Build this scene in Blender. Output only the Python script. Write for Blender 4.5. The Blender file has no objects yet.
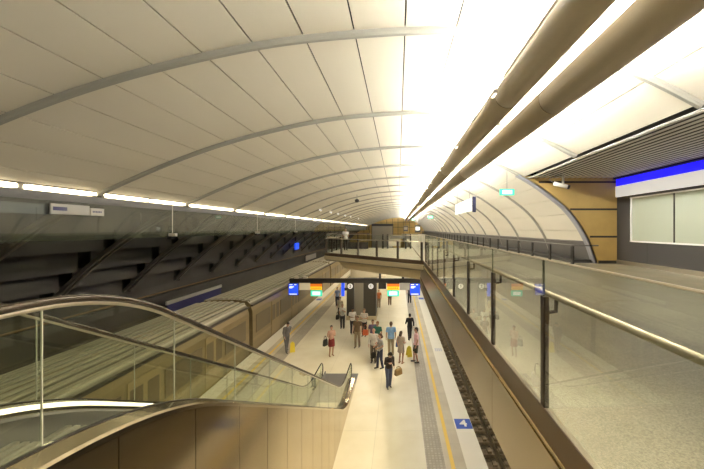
import bpy, bmesh, math, random
from mathutils import Vector, Matrix
random.seed(7)
C = bpy.context.scene.collection
SC = bpy.context.scene
E = 6.6            # eye height above the platform
F = 4.95           # concourse floor level
PI = math.pi

# ------------------------------------------------------------------ materials
def mat(name, col, rough=.5, metal=0., spec=.5, noise=None, bump=None, emit=None, es=0.):
    m = bpy.data.materials.new(name); m.use_nodes = True
    nt = m.node_tree; b = nt.nodes['Principled BSDF']
    b.inputs['Base Color'].default_value = (*col, 1)
    b.inputs['Roughness'].default_value = rough
    b.inputs['Metallic'].default_value = metal
    b.inputs['Specular IOR Level'].default_value = spec
    if emit:
        b.inputs['Emission Color'].default_value = (*emit, 1)
        b.inputs['Emission Strength'].default_value = es
    if noise:
        sc, amt, stretch = noise
        tc = nt.nodes.new('ShaderNodeTexCoord'); mp = nt.nodes.new('ShaderNodeMapping')
        mp.inputs['Scale'].default_value = stretch
        n = nt.nodes.new('ShaderNodeTexNoise'); n.inputs['Scale'].default_value = sc
        n.inputs['Detail'].default_value = 4
        nt.links.new(tc.outputs['Object'], mp.inputs['Vector']); nt.links.new(mp.outputs[0], n.inputs['Vector'])
        r = nt.nodes.new('ShaderNodeValToRGB')
        r.color_ramp.elements[0].position = .3; r.color_ramp.elements[1].position = .7
        r.color_ramp.elements[0].color = (*[c * (1 - amt) for c in col], 1)
        r.color_ramp.elements[1].color = (*[min(1, c * (1 + amt)) for c in col], 1)
        nt.links.new(n.outputs['Fac'], r.inputs['Fac']); nt.links.new(r.outputs[0], b.inputs['Base Color'])
        if bump:
            bp = nt.nodes.new('ShaderNodeBump'); bp.inputs['Strength'].default_value = bump
            bp.inputs['Distance'].default_value = .01
            nt.links.new(n.outputs['Fac'], bp.inputs['Height']); nt.links.new(bp.outputs[0], b.inputs['Normal'])
    return m

def glass_mat(name, tint, ior=1.5, rough=.0, haze=0., hazecol=(.7, .75, .6)):
    m = bpy.data.materials.new(name); m.use_nodes = True
    nt = m.node_tree; nt.nodes.clear()
    o = nt.nodes.new('ShaderNodeOutputMaterial')
    t = nt.nodes.new('ShaderNodeBsdfTransparent'); t.inputs[0].default_value = (*tint, 1)
    g = nt.nodes.new('ShaderNodeBsdfGlossy'); g.inputs['Roughness'].default_value = rough
    g.inputs[0].default_value = (.95, .97, .93, 1)
    f = nt.nodes.new('ShaderNodeFresnel'); f.inputs['IOR'].default_value = ior
    mx = nt.nodes.new('ShaderNodeMixShader')
    ge = nt.nodes.new('ShaderNodeNewGeometry'); mr = nt.nodes.new('ShaderNodeMapRange')
    mr.inputs['To Min'].default_value = ior; mr.inputs['To Max'].default_value = 1 / ior
    nt.links.new(ge.outputs['Backfacing'], mr.inputs['Value']); nt.links.new(mr.outputs[0], f.inputs['IOR'])
    nt.links.new(f.outputs[0], mx.inputs[0]); nt.links.new(t.outputs[0], mx.inputs[1]); nt.links.new(g.outputs[0], mx.inputs[2])
    last = mx
    if haze:
        d = nt.nodes.new('ShaderNodeBsdfDiffuse'); d.inputs[0].default_value = (*hazecol, 1)
        m2 = nt.nodes.new('ShaderNodeMixShader'); m2.inputs[0].default_value = haze
        nt.links.new(mx.outputs[0], m2.inputs[1]); nt.links.new(d.outputs[0], m2.inputs[2]); last = m2
    nt.links.new(last.outputs[0], o.inputs[0])
    return m

def tile_mat(name, col, sx, sy, amt=.06, speck=0., rough=.35, groove=.8, spec=.5, gap=.004, off=(0, 0, 0)):
    m = mat(name, col, rough, 0, spec)
    nt = m.node_tree; b = nt.nodes['Principled BSDF']
    tc = nt.nodes.new('ShaderNodeTexCoord')
    mp = nt.nodes.new('ShaderNodeMapping'); mp.inputs['Location'].default_value = off
    nt.links.new(tc.outputs['Object'], mp.inputs[0])
    br = nt.nodes.new('ShaderNodeTexBrick'); br.offset = 0; br.inputs['Scale'].default_value = 1
    br.inputs['Brick Width'].default_value = sx; br.inputs['Row Height'].default_value = sy
    br.inputs['Mortar Size'].default_value = gap; br.inputs['Mortar Smooth'].default_value = .3
    br.inputs['Color1'].default_value = (*[c * (1 - amt) for c in col], 1)
    br.inputs['Color2'].default_value = (*[min(1, c * (1 + amt)) for c in col], 1)
    br.inputs['Mortar'].default_value = (*[c * groove for c in col], 1)
    nt.links.new(mp.outputs[0], br.inputs['Vector'])
    n = nt.nodes.new('ShaderNodeTexNoise'); n.inputs['Scale'].default_value = 1.3; n.inputs['Detail'].default_value = 5
    nt.links.new(tc.outputs['Object'], n.inputs['Vector'])
    mix = nt.nodes.new('ShaderNodeMix'); mix.data_type = 'RGBA'; mix.blend_type = 'OVERLAY'
    mix.inputs[0].default_value = .25
    nt.links.new(br.outputs['Color'], mix.inputs[6]); nt.links.new(n.outputs['Fac'], mix.inputs[7])
    last = mix.outputs[2]
    if speck:
        v = nt.nodes.new('ShaderNodeTexNoise'); v.inputs['Scale'].default_value = 70; v.inputs['Detail'].default_value = 2
        nt.links.new(tc.outputs['Object'], v.inputs['Vector'])
        r = nt.nodes.new('ShaderNodeValToRGB')
        r.color_ramp.elements[0].position = .36; r.color_ramp.elements[1].position = .64
        r.color_ramp.elements[0].color = (1 - speck,) * 3 + (1,); r.color_ramp.elements[1].color = (1 + speck * .6,) * 3 + (1,)
        nt.links.new(v.outputs['Fac'], r.inputs[0])
        m2 = nt.nodes.new('ShaderNodeMix'); m2.data_type = 'RGBA'; m2.blend_type = 'MULTIPLY'; m2.inputs[0].default_value = 1
        nt.links.new(last, m2.inputs[6]); nt.links.new(r.outputs[0], m2.inputs[7]); last = m2.outputs[2]
    nt.links.new(last, b.inputs['Base Color'])
    return m

M = {}
M['cream'] = mat('ceiling_cream', (.66, .608, .495), .6, noise=(.5, .03, (1, .3, 1)))
M['void'] = mat('dark_void', (.035, .033, .03), .9)
M['rib'] = mat('rib_grey', (.31, .30, .255), .45)
M['archrib'] = mat('arch_rib_blue_grey', (.30, .295, .32), .4)
M['wallpanel'] = mat('dark_wall_panel', (.068, .061, .053), .6, noise=(.7, .25, (1, .3, 1)))
M['redpanel'] = mat('red_blur', (.16, .045, .02), .6)
M['duct'] = mat('duct_tan', (.43, .37, .265), .5)
M['ductseam'] = mat('duct_seam', (.07, .05, .03), .6)
M['tactile'] = tile_mat('tactile_paver', (.40, .355, .28), .1, .1, .12, rough=.5, groove=.82, gap=.02)
M['platform'] = tile_mat('platform_terrazzo', (.66, .605, .455), 2.4, 3.6, .02, rough=.28, groove=.82, gap=.01, off=(.65, 0, 0))
M['edgeband'] = tile_mat('platform_band', (.56, .50, .38), .6, .6, .04, rough=.4, groove=.85)
M['white_edge'] = mat('platform_edge_white', (.84, .80, .70), .4)
M['yellow'] = mat('yellow_line', (.80, .56, .10), .5)
M['blue_tile'] = mat('blue_tile', (.06, .13, .60), .4)
M['white'] = mat('white_paint', (.85, .85, .83), .45)
M['ballast'] = mat('track_bed', (.11, .085, .05), .95, noise=(14, .6, (1, 1, 1)), bump=.6)
M['sleeper'] = mat('sleeper', (.26, .20, .12), .9, noise=(6, .3, (1, 1, 1)))
M['rail'] = mat('rail_steel', (.22, .17, .10), .35, .8)
M['granite'] = tile_mat('concourse_granite', (.30, .283, .23), 1.2, 1.2, .03, .28, rough=.33, groove=.75, gap=.004)
M['hallfloor'] = tile_mat('hall_floor', (.40, .365, .27), 1.2, 1.2, .02, .1, rough=.25, groove=.8)
M['fascia'] = mat('bronze_steel', (.39, .345, .28), .3, .85, noise=(.9, .06, (1, .15, 1)))
M['fascia_dark'] = mat('brown_base_plate', (.15, .105, .075), .35, .5)
M['brass'] = mat('brass_trim', (.55, .43, .24), .25, 1.)
M['post'] = mat('balustrade_post', (.055, .042, .035), .4, .2)
M['steel'] = mat('stainless', (.62, .57, .48), .38, 1.)
M['railsteel'] = mat('satin_rail', (.38, .35, .28), .55, .2)
M['escal'] = mat('escalator_cladding', (.44, .34, .19), .13, .95, noise=(.8, .10, (1, 1, .25)))
M['deck'] = mat('escalator_deck', (.60, .51, .36), .18, 1.)
M['polished'] = mat('polished_steel', (.74, .70, .60), .12, 1.)
M['deckglow'] = mat('deck_glow', (.9, .88, .8), .4, emit=(1, .93, .76), es=1.3)
M['joint'] = mat('glass_joint', (.40, .41, .34), .4)
M['jointdark'] = mat('joint_green', (.10, .12, .08), .4)
M['rubber'] = mat('rubber', (.02, .017, .014), .35)
M['handrail'] = mat('handrail', (.04, .03, .022), .18, .3)
M['step'] = mat('step_aluminium', (.36, .34, .29), .45, .6)
M['gold'] = mat('gold_panel', (.52, .355, .115), .45, noise=(1.5, .08, (1, 1, 1)))
M['gold_end'] = mat('gold_end_panel', (.74, .53, .19), .5, noise=(.8, .08, (1, 1, 1)))
M['seam'] = mat('dark_seam', (.03, .025, .02), .7)
M['charcoal'] = mat('charcoal_panel', (.05, .047, .046), .45)
M['plinth'] = mat('plinth_grey', (.115, .108, .10), .45)
M['slat'] = mat('slat_grey', (.78, .76, .72), .5, 0)
M['blueglow'] = mat('blue_light', (.02, .02, .5), .5, emit=(.015, .01, 1.0), es=1.1)
M['bandwhite'] = mat('backlit_band', (.80, .79, .76), .5, emit=(1, .97, .92), es=.5)
M['winwhite'] = mat('white_band', (.80, .79, .76), .5)
M['winglass'] = mat('frosted_pane', (.42, .45, .36), .08, spec=.6)
M['palelip'] = mat('pale_lip', (.62, .55, .40), .5)
M['disc'] = mat('number_disc', (.85, .84, .8), .5, emit=(1, .97, .9), es=.4)  # glow added to brighten the number plates under the bridge
M['concrete'] = mat('concrete', (.56, .475, .31), .7, noise=(1.2, .07, (1, 1, 1)))
M['shutter'] = mat('grey_shutter', (.60, .57, .50), .5, .2)
M['dark'] = mat('dark_metal', (.025, .022, .02), .45)
M['column'] = mat('column_dark', (.05, .043, .032), .4)
M['column_mid'] = mat('column_mid', (.27, .24, .18), .4, 0)
M['screen_blue'] = mat('screen_blue', (.02, .05, .4), .3, emit=(.015, .09, 1.0), es=1.0)
M['screen_orange'] = mat('screen_orange', (.5, .15, .02), .3, emit=(.75, .17, .012), es=.9)
M['screen_yellow'] = mat('screen_yellow', (.6, .4, .02), .3, emit=(1., .58, .02), es=1.)
M['cyan'] = mat('sign_green', (.05, .5, .4), .3, emit=(.07, .78, .46), es=.95)
M['lit'] = mat('lit_white', (.9, .9, .9), .4, emit=(.93, 1., .97), es=1.15)
M['sign_white'] = mat('sign_white', (.55, .53, .48), .4)
M['sign_navy'] = mat('sign_navy', (.04, .04, .13), .4)
M['sign_beige'] = mat('sign_beige', (.70, .64, .50), .5, emit=(.95, .80, .50), es=.32)  # added glow makes the panel stand out from the train
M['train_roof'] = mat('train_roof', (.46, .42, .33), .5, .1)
def stripes(m, period, c0, c1):                        # lengthwise corrugation: crests painted pale, groove shade painted dark
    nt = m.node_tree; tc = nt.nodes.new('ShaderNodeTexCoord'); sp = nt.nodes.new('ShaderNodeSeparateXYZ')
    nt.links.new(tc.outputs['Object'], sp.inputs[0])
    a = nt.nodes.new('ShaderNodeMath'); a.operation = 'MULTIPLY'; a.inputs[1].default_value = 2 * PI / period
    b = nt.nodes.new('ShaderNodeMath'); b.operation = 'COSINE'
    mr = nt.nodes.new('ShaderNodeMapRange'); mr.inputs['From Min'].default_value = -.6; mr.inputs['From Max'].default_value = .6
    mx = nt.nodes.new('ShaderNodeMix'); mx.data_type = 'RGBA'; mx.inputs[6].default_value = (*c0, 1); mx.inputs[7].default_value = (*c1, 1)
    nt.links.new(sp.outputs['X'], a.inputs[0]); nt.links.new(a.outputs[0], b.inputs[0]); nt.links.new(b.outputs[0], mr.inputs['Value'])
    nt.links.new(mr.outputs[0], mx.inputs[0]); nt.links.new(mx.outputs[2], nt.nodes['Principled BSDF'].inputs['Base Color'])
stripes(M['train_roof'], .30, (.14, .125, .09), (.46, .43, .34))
M['train_side'] = mat('train_side', (.25, .195, .105), .35, .35, noise=(.9, .2, (1, .05, 2)))
M['train_win'] = mat('train_window', (.12, .092, .052), .3)
M['train_yel'] = mat('train_yellow', (.29, .22, .115), .4)
M['train_dark'] = mat('train_dark', (.05, .04, .03), .5)
M['glass'] = glass_mat('clear_glass', (.93, .955, .90), 1.5)
M['glass_r'] = glass_mat('balustrade_glass', (.93, .945, .92), 1.45)
M['glass_h'] = glass_mat('downstand_glass', (.80, .83, .77), 1.55, haze=.2, hazecol=(.42, .41, .37))
M['glass_reflect'] = glass_mat('green_reflection_tint', (.66, .71, .6), 1.5, haze=.14, hazecol=(.3, .32, .25))
M['uplight'] = mat('uplight_lamp', (.9, .9, .9), .5, emit=(1., .975, .915), es=300)
M['strip'] = mat('strip_lamp', (.9, .9, .9), .5, emit=(1., .84, .55), es=6)
M['downlight'] = mat('downlight_lamp', (.9, .9, .9), .5, emit=(1., .93, .78), es=58)
M['soffit_fill'] = mat('soffit_fill_lens', (.9, .9, .9), .5, emit=(1., .93, .78), es=32)
M['spot'] = mat('spot_lens', (.9, .9, .9), .5, emit=(1., .97, .9), es=2.5)
M['wallback'] = mat('end_wall', (.30, .26, .19), .7)
M['cam_white'] = mat('camera_white', (.70, .66, .58), .35)

# ------------------------------------------------------------------ mesh helpers
class MB:
    def __init__(s): s.v = []; s.f = []
    def add(s, vs, fs):
        n = len(s.v); s.v += [tuple(v) for v in vs]; s.f += [tuple(i + n for i in f) for f in fs]; return s
    def box(s, x0, x1, y0, y1, z0, z1):
        if x0 > x1: x0, x1 = x1, x0
        if y0 > y1: y0, y1 = y1, y0
        if z0 > z1: z0, z1 = z1, z0
        return s.add([(x, y, z) for z in (z0, z1) for y in (y0, y1) for x in (x0, x1)],
                     [(0, 2, 3, 1), (4, 5, 7, 6), (0, 1, 5, 4), (2, 6, 7, 3), (0, 4, 6, 2), (1, 3, 7, 5)])
    def bbox(s, x0, x1, y0, y1, z0, z1, b=.01):      # bevelled box
        bm = bmesh.new(); bmesh.ops.create_cube(bm, size=1)
        for v in bm.verts:
            v.co = Vector(((x0 + x1) / 2 + v.co.x * abs(x1 - x0), (y0 + y1) / 2 + v.co.y * abs(y1 - y0), (z0 + z1) / 2 + v.co.z * abs(z1 - z0)))
        bmesh.ops.bevel(bm, geom=bm.edges[:], offset=b, segments=2, affect='EDGES', profile=.6)
        s.bm(bm); return s
    def bm(s, bm):
        bm.verts.ensure_lookup_table(); bm.verts.index_update()
        s.add([v.co[:] for v in bm.verts], [[v.index for v in f.verts] for f in bm.faces]); bm.free()
    def rings(s, rs, caps=True, closed=True):          # list of rings with equal counts
        n = len(rs[0]); base = len(s.v); vs = [p for r in rs for p in r]; fs = []
        for i in range(len(rs) - 1):
            for j in range(n if closed else n - 1):
                a, b = i * n + j, i * n + (j + 1) % n
                fs.append((a, b, b + n, a + n))
        if caps and closed:
            fs.append(tuple(range(n))[::-1]); fs.append(tuple((len(rs) - 1) * n + j for j in range(n)))
        return s.add(vs, fs)
    def tube(s, path, r, n=10, caps=True):
        path = [Vector(p) for p in path]; rs = []
        up = Vector((0, 0, 1)); prev = None
        for i, p in enumerate(path):
            d = (path[min(i + 1, len(path) - 1)] - path[max(i - 1, 0)]).normalized()
            if prev is None:
                a = d.cross(up) if abs(d.z) < .95 else d.cross(Vector((1, 0, 0)))
            else:
                a = prev - d * prev.dot(d)
            a.normalize(); prev = a; b = d.cross(a)
            rr = r[i] if isinstance(r, (list, tuple)) else r
            rs.append([p + (a * math.cos(t * 2 * PI / n) + b * math.sin(t * 2 * PI / n)) * rr for t in range(n)])
        return s.rings(rs, caps)
    def prism(s, poly, axis, a, b):                    # poly of 2D points extruded along an axis
        def P(p, t):
            return {'x': (t, p[0], p[1]), 'y': (p[0], t, p[1]), 'z': (p[0], p[1], t)}[axis]
        return s.rings([[P(p, a) for p in poly], [P(p, b) for p in poly]])
    def ell(s, c, r, n=14, m=8, tf=None):
        rs = []
        for i in range(m + 1):
            t = PI * i / m; t = min(max(t, .02), PI - .02)
            rs.append([(c[0] + r[0] * math.sin(t) * math.cos(2 * PI * j / n), c[1] + r[1] * math.sin(t) * math.sin(2 * PI * j / n), c[2] - r[2] * math.cos(t)) for j in range(n)])
        if tf: rs = [[tf(Vector(p)) for p in r] for r in rs]
        return s.rings(rs)

def mesh(name, mb, m):
    me = bpy.data.meshes.new(name); me.from_pydata(mb.v, [], mb.f); me.update()
    bm = bmesh.new(); bm.from_mesh(me); bmesh.ops.recalc_face_normals(bm, faces=bm.faces); bm.to_mesh(me); bm.free()
    if m: me.materials.append(m)
    return me

def obj(name, mb, m, parent=None, smooth=False):
    """one mesh object; coordinates are world ones when top-level, the parent's own frame when parented"""
    m = M[m] if isinstance(m, str) else m
    if parent is None:
        xs = [v[0] for v in mb.v]; ys = [v[1] for v in mb.v]; zs = [v[2] for v in mb.v]
        o0 = ((min(xs) + max(xs)) / 2, (min(ys) + max(ys)) / 2, min(zs))
        mb.v = [(v[0] - o0[0], v[1] - o0[1], v[2] - o0[2]) for v in mb.v]
    o = bpy.data.objects.new(name, mesh(name, mb, m)); C.objects.link(o)
    if smooth:
        for p in o.data.polygons: p.use_smooth = True
    if parent is None: o.location = o0
    else: o.parent = parent
    return o

def wobj(name, mb, m, parent, smooth=False):           # world coordinates into an unrotated parent
    p = parent.location; q = parent
    off = Vector((0, 0, 0))
    while q: off += q.location; q = q.parent
    mb.v = [(v[0] - off.x, v[1] - off.y, v[2] - off.z) for v in mb.v]
    return obj(name, mb, m, parent, smooth)

def tag(o, label, cat, group=None):
    o['label'] = label; o['category'] = cat
    if group: o['group'] = group
    return o
def thing(name, label, cat, loc=(0, 0, 0), rz=0, group=None):
    o = bpy.data.objects.new(name, None); C.objects.link(o); o.empty_display_size = .1
    o.location = loc; o.rotation_euler = (0, 0, rz)
    return tag(o, label, cat, group)
def struct(name, mb, m, smooth=False):
    o = obj(name, mb, m, None, smooth); o['kind'] = 'structure'; return o
def cp(o, parent=None):
    c = o.copy(); C.objects.link(c); c.parent = parent
    for ch in o.children: cp(ch, c)
    return c
def text_mb(s, size, origin, xdir, ydir, depth=.004):
    cu = bpy.data.curves.new('t', 'FONT'); cu.body = s; cu.size = size; cu.align_x = 'CENTER'; cu.align_y = 'CENTER'
    cu.extrude = depth / 2; cu.offset = size * .025
    o = bpy.data.objects.new('t', cu); C.objects.link(o)
    dg = bpy.context.evaluated_depsgraph_get(); me = bpy.data.meshes.new_from_object(o.evaluated_get(dg))
    bpy.data.objects.remove(o); bpy.data.curves.remove(cu)
    X = Vector(xdir); Y = Vector(ydir); Z = X.cross(Y); O = Vector(origin)
    mb = MB(); mb.add([O + X * v.co.x + Y * v.co.y + Z * v.co.z for v in me.vertices], [list(p.vertices) for p in me.polygons])
    bpy.data.meshes.remove(me); return mb

# ------------------------------------------------------------------ camera
cam = bpy.data.cameras.new('camera'); co = bpy.data.objects.new('camera', cam); C.objects.link(co)
co.location = (0, 0, E); co.rotation_euler = (PI / 2, 0, 0)
cam.sensor_width = 36; cam.lens = 318 * 36 / 704; cam.shift_x = -46 / 704; cam.shift_y = -5.5 / 704
cam.clip_start = .05; cam.clip_end = 400
SC.camera = co

# ------------------------------------------------------------------ vault
Y0, Y1 = -12.0, 112.0
RS = 4.46; RY = 6.33
ribs_y = [RY + RS * k for k in range(-4, 24)]
ARCH = RY + RS * 2                                    # 15.25: where the side hall opens
PTS = [(-18.0, -4.9), (-16.3, -3.15), (-14.8, -1.75), (-13.4, -.65), (-11.7, .48), (-10.1, 1.26), (-7.7, 2.3), (-5.7, 3.0), (-3.6, 3.53), (-1.9, 3.82), (.14, 3.98),
       (1.35, 3.97), (2.75, 3.77), (4.6, 3.2), (6.05, 2.5), (7.07, 1.84), (8.2, .9), (9.05, -.32), (9.55, -1.65), (9.9, -2.9)]
def catmull(P, n=24):
    out = []
    for i in range(len(P) - 1):
        p0 = P[max(i - 1, 0)]; p1 = P[i]; p2 = P[i + 1]; p3 = P[min(i + 2, len(P) - 1)]
        for k in range(n):
            t = k / n
            out.append(tuple(.5 * ((2 * p1[a]) + (-p0[a] + p2[a]) * t + (2 * p0[a] - 5 * p1[a] + 4 * p2[a] - p3[a]) * t * t + (-p0[a] + 3 * p1[a] - 3 * p2[a] + p3[a]) * t ** 3) for a in (0, 1)))
    out.append(P[-1]); return out
PROF = catmull(PTS)
S = [0]
for i in range(1, len(PROF)): S.append(S[-1] + math.dist(PROF[i], PROF[i - 1]))
def at_s(s):
    s = min(max(s, 0), S[-1])
    lo, hi = 0, len(S) - 1
    while hi - lo > 1:
        m = (lo + hi) // 2
        if S[m] <= s: lo = m
        else: hi = m
    t = (s - S[lo]) / max(S[hi] - S[lo], 1e-9)
    p = [PROF[lo][a] + (PROF[hi][a] - PROF[lo][a]) * t for a in (0, 1)]
    d = Vector((PROF[hi][0] - PROF[lo][0], PROF[hi][1] - PROF[lo][1])).normalized()
    return p, Vector((d.y, -d.x))                      # point, inward normal (towards the room)
def s_of_x(x):
    for i in range(1, len(PROF)):
        if PROF[i][0] >= x:
            t = (x - PROF[i - 1][0]) / (PROF[i][0] - PROF[i - 1][0]); return S[i - 1] + t * (S[i] - S[i - 1])
    return S[-1]
def pt(s, inw, y):
    p, n = at_s(s); return (p[0] + n.x * inw, y, E + p[1] + n.y * inw)
sL, sA, sR, sEnd, sC = s_of_x(-10.1), s_of_x(.14), s_of_x(9.2), S[-1], s_of_x(6.05)
seams = [sA + 1.01 * k for k in range(-30, 30)]
def bands(a, b):
    e = [a] + [s for s in seams if a + .15 < s < b - .15] + [b]
    return list(zip(e[:-1], e[1:]))
cl = MB()
ys = [Y0] + [y for y in ribs_y if y > Y0] + [Y1]
ys = sorted(set([y for y in ys if Y0 <= y <= Y1]))
for y0, y1 in zip(ys[:-1], ys[1:]):
    right = sR if y0 > ARCH - .5 else sC
    for a, b in bands(sL, right):
        n = 2; g = .015
        top = []; bot = []
        for i in range(n + 1):
            s = a + g + (b - a - 2 * g) * i / n
            top.append(s)
        for i in range(n):
            q = [pt(top[i], 0, y0 + .03), pt(top[i + 1], 0, y0 + .03), pt(top[i + 1], 0, y1 - .03), pt(top[i], 0, y1 - .03)]
            cl.add(q, [(0, 1, 2, 3)])
        r = [pt(top[0], -.05, y0 + .03), pt(top[0], -.05, y1 - .03), pt(top[-1], -.05, y0 + .03), pt(top[-1], -.05, y1 - .03)]
        cl.add([pt(top[0], 0, y0 + .03), pt(top[0], 0, y1 - .03), r[1], r[0]], [(0, 1, 2, 3)])
        cl.add([pt(top[-1], 0, y0 + .03), pt(top[-1], 0, y1 - .03), r[3], r[2]], [(0, 1, 2, 3)])
struct('ceiling', cl, 'cream')
sh = MB()
def shell(a, b, y0, y1, inw, n=48):
    sh.rings([[pt(a + (b - a) * i / n, inw, y0) for i in range(n + 1)], [pt(a + (b - a) * i / n, inw, y1) for i in range(n + 1)]], False, False)
shell(sL - .1, sC, Y0, ARCH, -.16); shell(sL - .1, sEnd, ARCH, Y1, -.16)
sh.box(-17.4, -10.2, Y0, Y1, E + 1.5, E + 1.55); sh.box(-17.5, -17.4, Y0, Y1, -1.2, E + 1.5)
struct('ceiling_void', sh, 'void')
def rib_mb(a, b, w, t, n=60):
    mb = MB(); rs = []
    for i in range(n + 1):
        s = a + (b - a) * i / n
        rs.append([pt(s, -.03, -w / 2), pt(s, -.03, w / 2), pt(s, t * .6, w / 2), pt(s, t, w / 2 - .03), pt(s, t, -w / 2 + .03), pt(s, t * .6, -w / 2)])
    mb.rings(rs); return mb
s_low = s_of_x(-16.9)
ra = struct('trim_1', rib_mb(sL - .1, sC, .14, .11), 'rib'); rb = struct('trim_2', rib_mb(sL - .1, sEnd - 1.3, .14, .11), 'rib')
ra.location.y = ribs_y[0]; k = 3
lowmb = MB()
for o_ in (-.15, .15):
    n = 24; rs = []
    for i in range(n + 1):
        s = s_low + (sL - .1 - s_low) * i / n
        rs.append([pt(s, 0.0, o_ - .06), pt(s, 0.0, o_ + .06), pt(s, .16, o_ + .06), pt(s, .16, o_ - .06)])
    lowmb.rings(rs)
n = 24; rs = []
for i in range(n + 1):
    s = s_low + (sL - .1 - s_low) * i / n
    rs.append([pt(s, -.05, -.12), pt(s, -.05, .12), pt(s, .08, .12), pt(s, .08, -.12)])
lowmb.rings(rs)
M['ribdark'] = mat('rib_dark', (.21, .19, .145), .5)
rl = struct('trim_3', lowmb, 'ribdark'); rl.location.y = ribs_y[0]
for i, y in enumerate(ribs_y):
    if i == 0: rb.location.y = ribs_y[-1]; continue
    if i < len(ribs_y) - 1 and y != ARCH:
        o = (ra if y < ARCH - .1 else rb).copy(); C.objects.link(o); k += 1; o.name = f'trim_{k}'; o.location.y = y
    o = rl.copy(); C.objects.link(o); k += 1; o.name = f'trim_{k}'; o.location.y = y
a1 = struct('trim_90', rib_mb(sL - .1, sC - .3, .14, .11), 'rib'); a1.location.y = ARCH
a2 = struct('trim_91', rib_mb(sC - .3, sEnd - 1.15, .34, .11), 'archrib'); a2.location.y = ARCH + .17

# left dark wall: shingled rows of panels between the ribs
wp = MB()
rows = [(-11.35, .68), (-12.5, -.02), (-13.75, -1.0), (-14.95, -2.0), (-15.85, -2.92), (-16.75, -3.95)]
for y0, y1 in zip(ys[:-1], ys[1:]):
    zt = 1.25
    xp = -10.3
    for (x, z) in rows:
        wp.add([(x, y0 + .22, E + z), (x, y1 - .40, E + z), (x - .0, y1 - .40, E + zt + .06), (x - .0, y0 + .22, E + zt + .06),
                (x - .05, y0 + .22, E + z), (x - .05, y1 - .40, E + z), (x - .05, y1 - .40, E + zt + .06), (x - .05, y0 + .22, E + zt + .06)],
               [(0, 1, 2, 3), (4, 5, 6, 7), (0, 1, 5, 4), (1, 2, 6, 5), (0, 3, 7, 4)])
        zt = z
struct('wall_left', wp, 'wallpanel')
lw = MB()
lw.box(-17.3, -17.0, Y0, Y1, -1.1, E - 3.9)
lw.box(-17.0, -16.75, Y0, Y1, 1.7, 1.95)
struct('wall_left_lower', lw, 'wallpanel')
obj_ = tag(obj('cable_conduit', MB().tube([(-16.7, Y0 + .2, 2.12), (-16.7, Y1 - .2, 2.12)], .05, 8), mat('conduit_orange', (.24, .14, .06), .6)),
           'long brownish cable conduit running low along the dark left tunnel wall', 'pipe')

# end walls
ew = MB(); n = 40
def wallfill(y0, y1, xa, xb, z0, ztop):
    mb = MB(); N = 50; rs = []
    for i in range(N + 1):
        x = xa + (xb - xa) * i / N
        zt = ztop(x); rs.append([(x, y0, z0), (x, y1, z0), (x, y1, zt), (x, y0, zt)])
    mb.rings(rs); return mb
def zvault(x): return E + at_s(s_of_x(x))[0][1] + .1
struct('wall_end', wallfill(Y1, Y1 + .3, -17.8, 9.9, -1.2, zvault), 'gold_end')
struct('wall_behind', wallfill(Y0 - .3, Y0, -17.8, 10.7, -1.2, lambda x: zvault(min(x, 6.05)) if x < 6.05 else E + 2.6), 'wallback')
sm = MB()
for x in range(-12, 10, 2): sm.box(x - .05, x + .05, Y1 - .03, Y1 - .003, 0, zvault(x) - .3)
for z in (2.4, 4.8, 7.2, 9.0): sm.box(-9, 8, Y1 - .035, Y1 - .002, z - .05, z + .05)
struct('trim_92', sm, 'seam')
sd = thing('roller_shutter', 'tall grey roller shutter door in the gold end wall', 'shutter', (-5.5, Y1 - .1, 0))
mb = MB()
for i in range(40): mb.box(-3.6, 3.6, -.1, .02 - .02 * (i % 2) * 2, i * .19, i * .19 + .185)
obj('curtain', mb, 'shutter', sd)
obj('housing', MB().bbox(-3.8, 3.8, -.3, .05, 7.62, 8.5, .05), 'plinth', sd)
for x in (-3.7, 3.7): obj('guide_rail', MB().box(x - .1, x + .1, -.2, .04, 0, 7.62), 'plinth', sd)
de = MB(); de.box(-12.5, -8.7, Y1 - 1.2, Y1 - .05, 0, 5.5)

# ------------------------------------------------------------------ platform and tracks
PL, PR = -7.77, 2.49
struct('floor', MB().box(-5.75, .80, Y0, Y1, -.3, 0), 'platform')
struct('floor_tactile_right', MB().box(.80, 1.32, Y0, Y1, -.3, .004), 'tactile')
struct('floor_band_right', MB().box(1.32, 1.90, Y0, Y1, -.3, 0), 'edgeband')
struct('floor_tactile_left', MB().box(-6.5, -5.75, Y0, Y1, -.3, .004), 'tactile')
struct('floor_band_left', MB().box(-7.1, -6.5, Y0, Y1, -.3, 0), 'edgeband')
for i, (x0, x1) in enumerate(((1.90, PR), (PL, -7.1))):
    struct(f'floor_edge_{("right", "left")[i]}', MB().box(x0, x1, Y0, Y1, -.3, .003), 'white_edge')
struct('floor_base', MB().box(PL + .12, PR - .12, Y0, Y1, -1.1, -.3), 'charcoal')
for i, x in enumerate((1.53, -6.78)):
    struct(f'trim_{93 + i}', MB().box(x - .055, x + .055, Y0, Y1, -.05, .007), 'yellow')
struct('floor_track_right', MB().box(PR - .12, 6.2, Y0, Y1, -1.3, -1.1), 'ballast')
struct('floor_track_left', MB().box(-17.0, PL + .12, Y0, Y1, -1.3, -1.1), 'ballast')
struct('wall_right_lower', MB().box(6.2, 6.4, Y0, Y1, -1.3, 4.4), 'charcoal')
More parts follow.
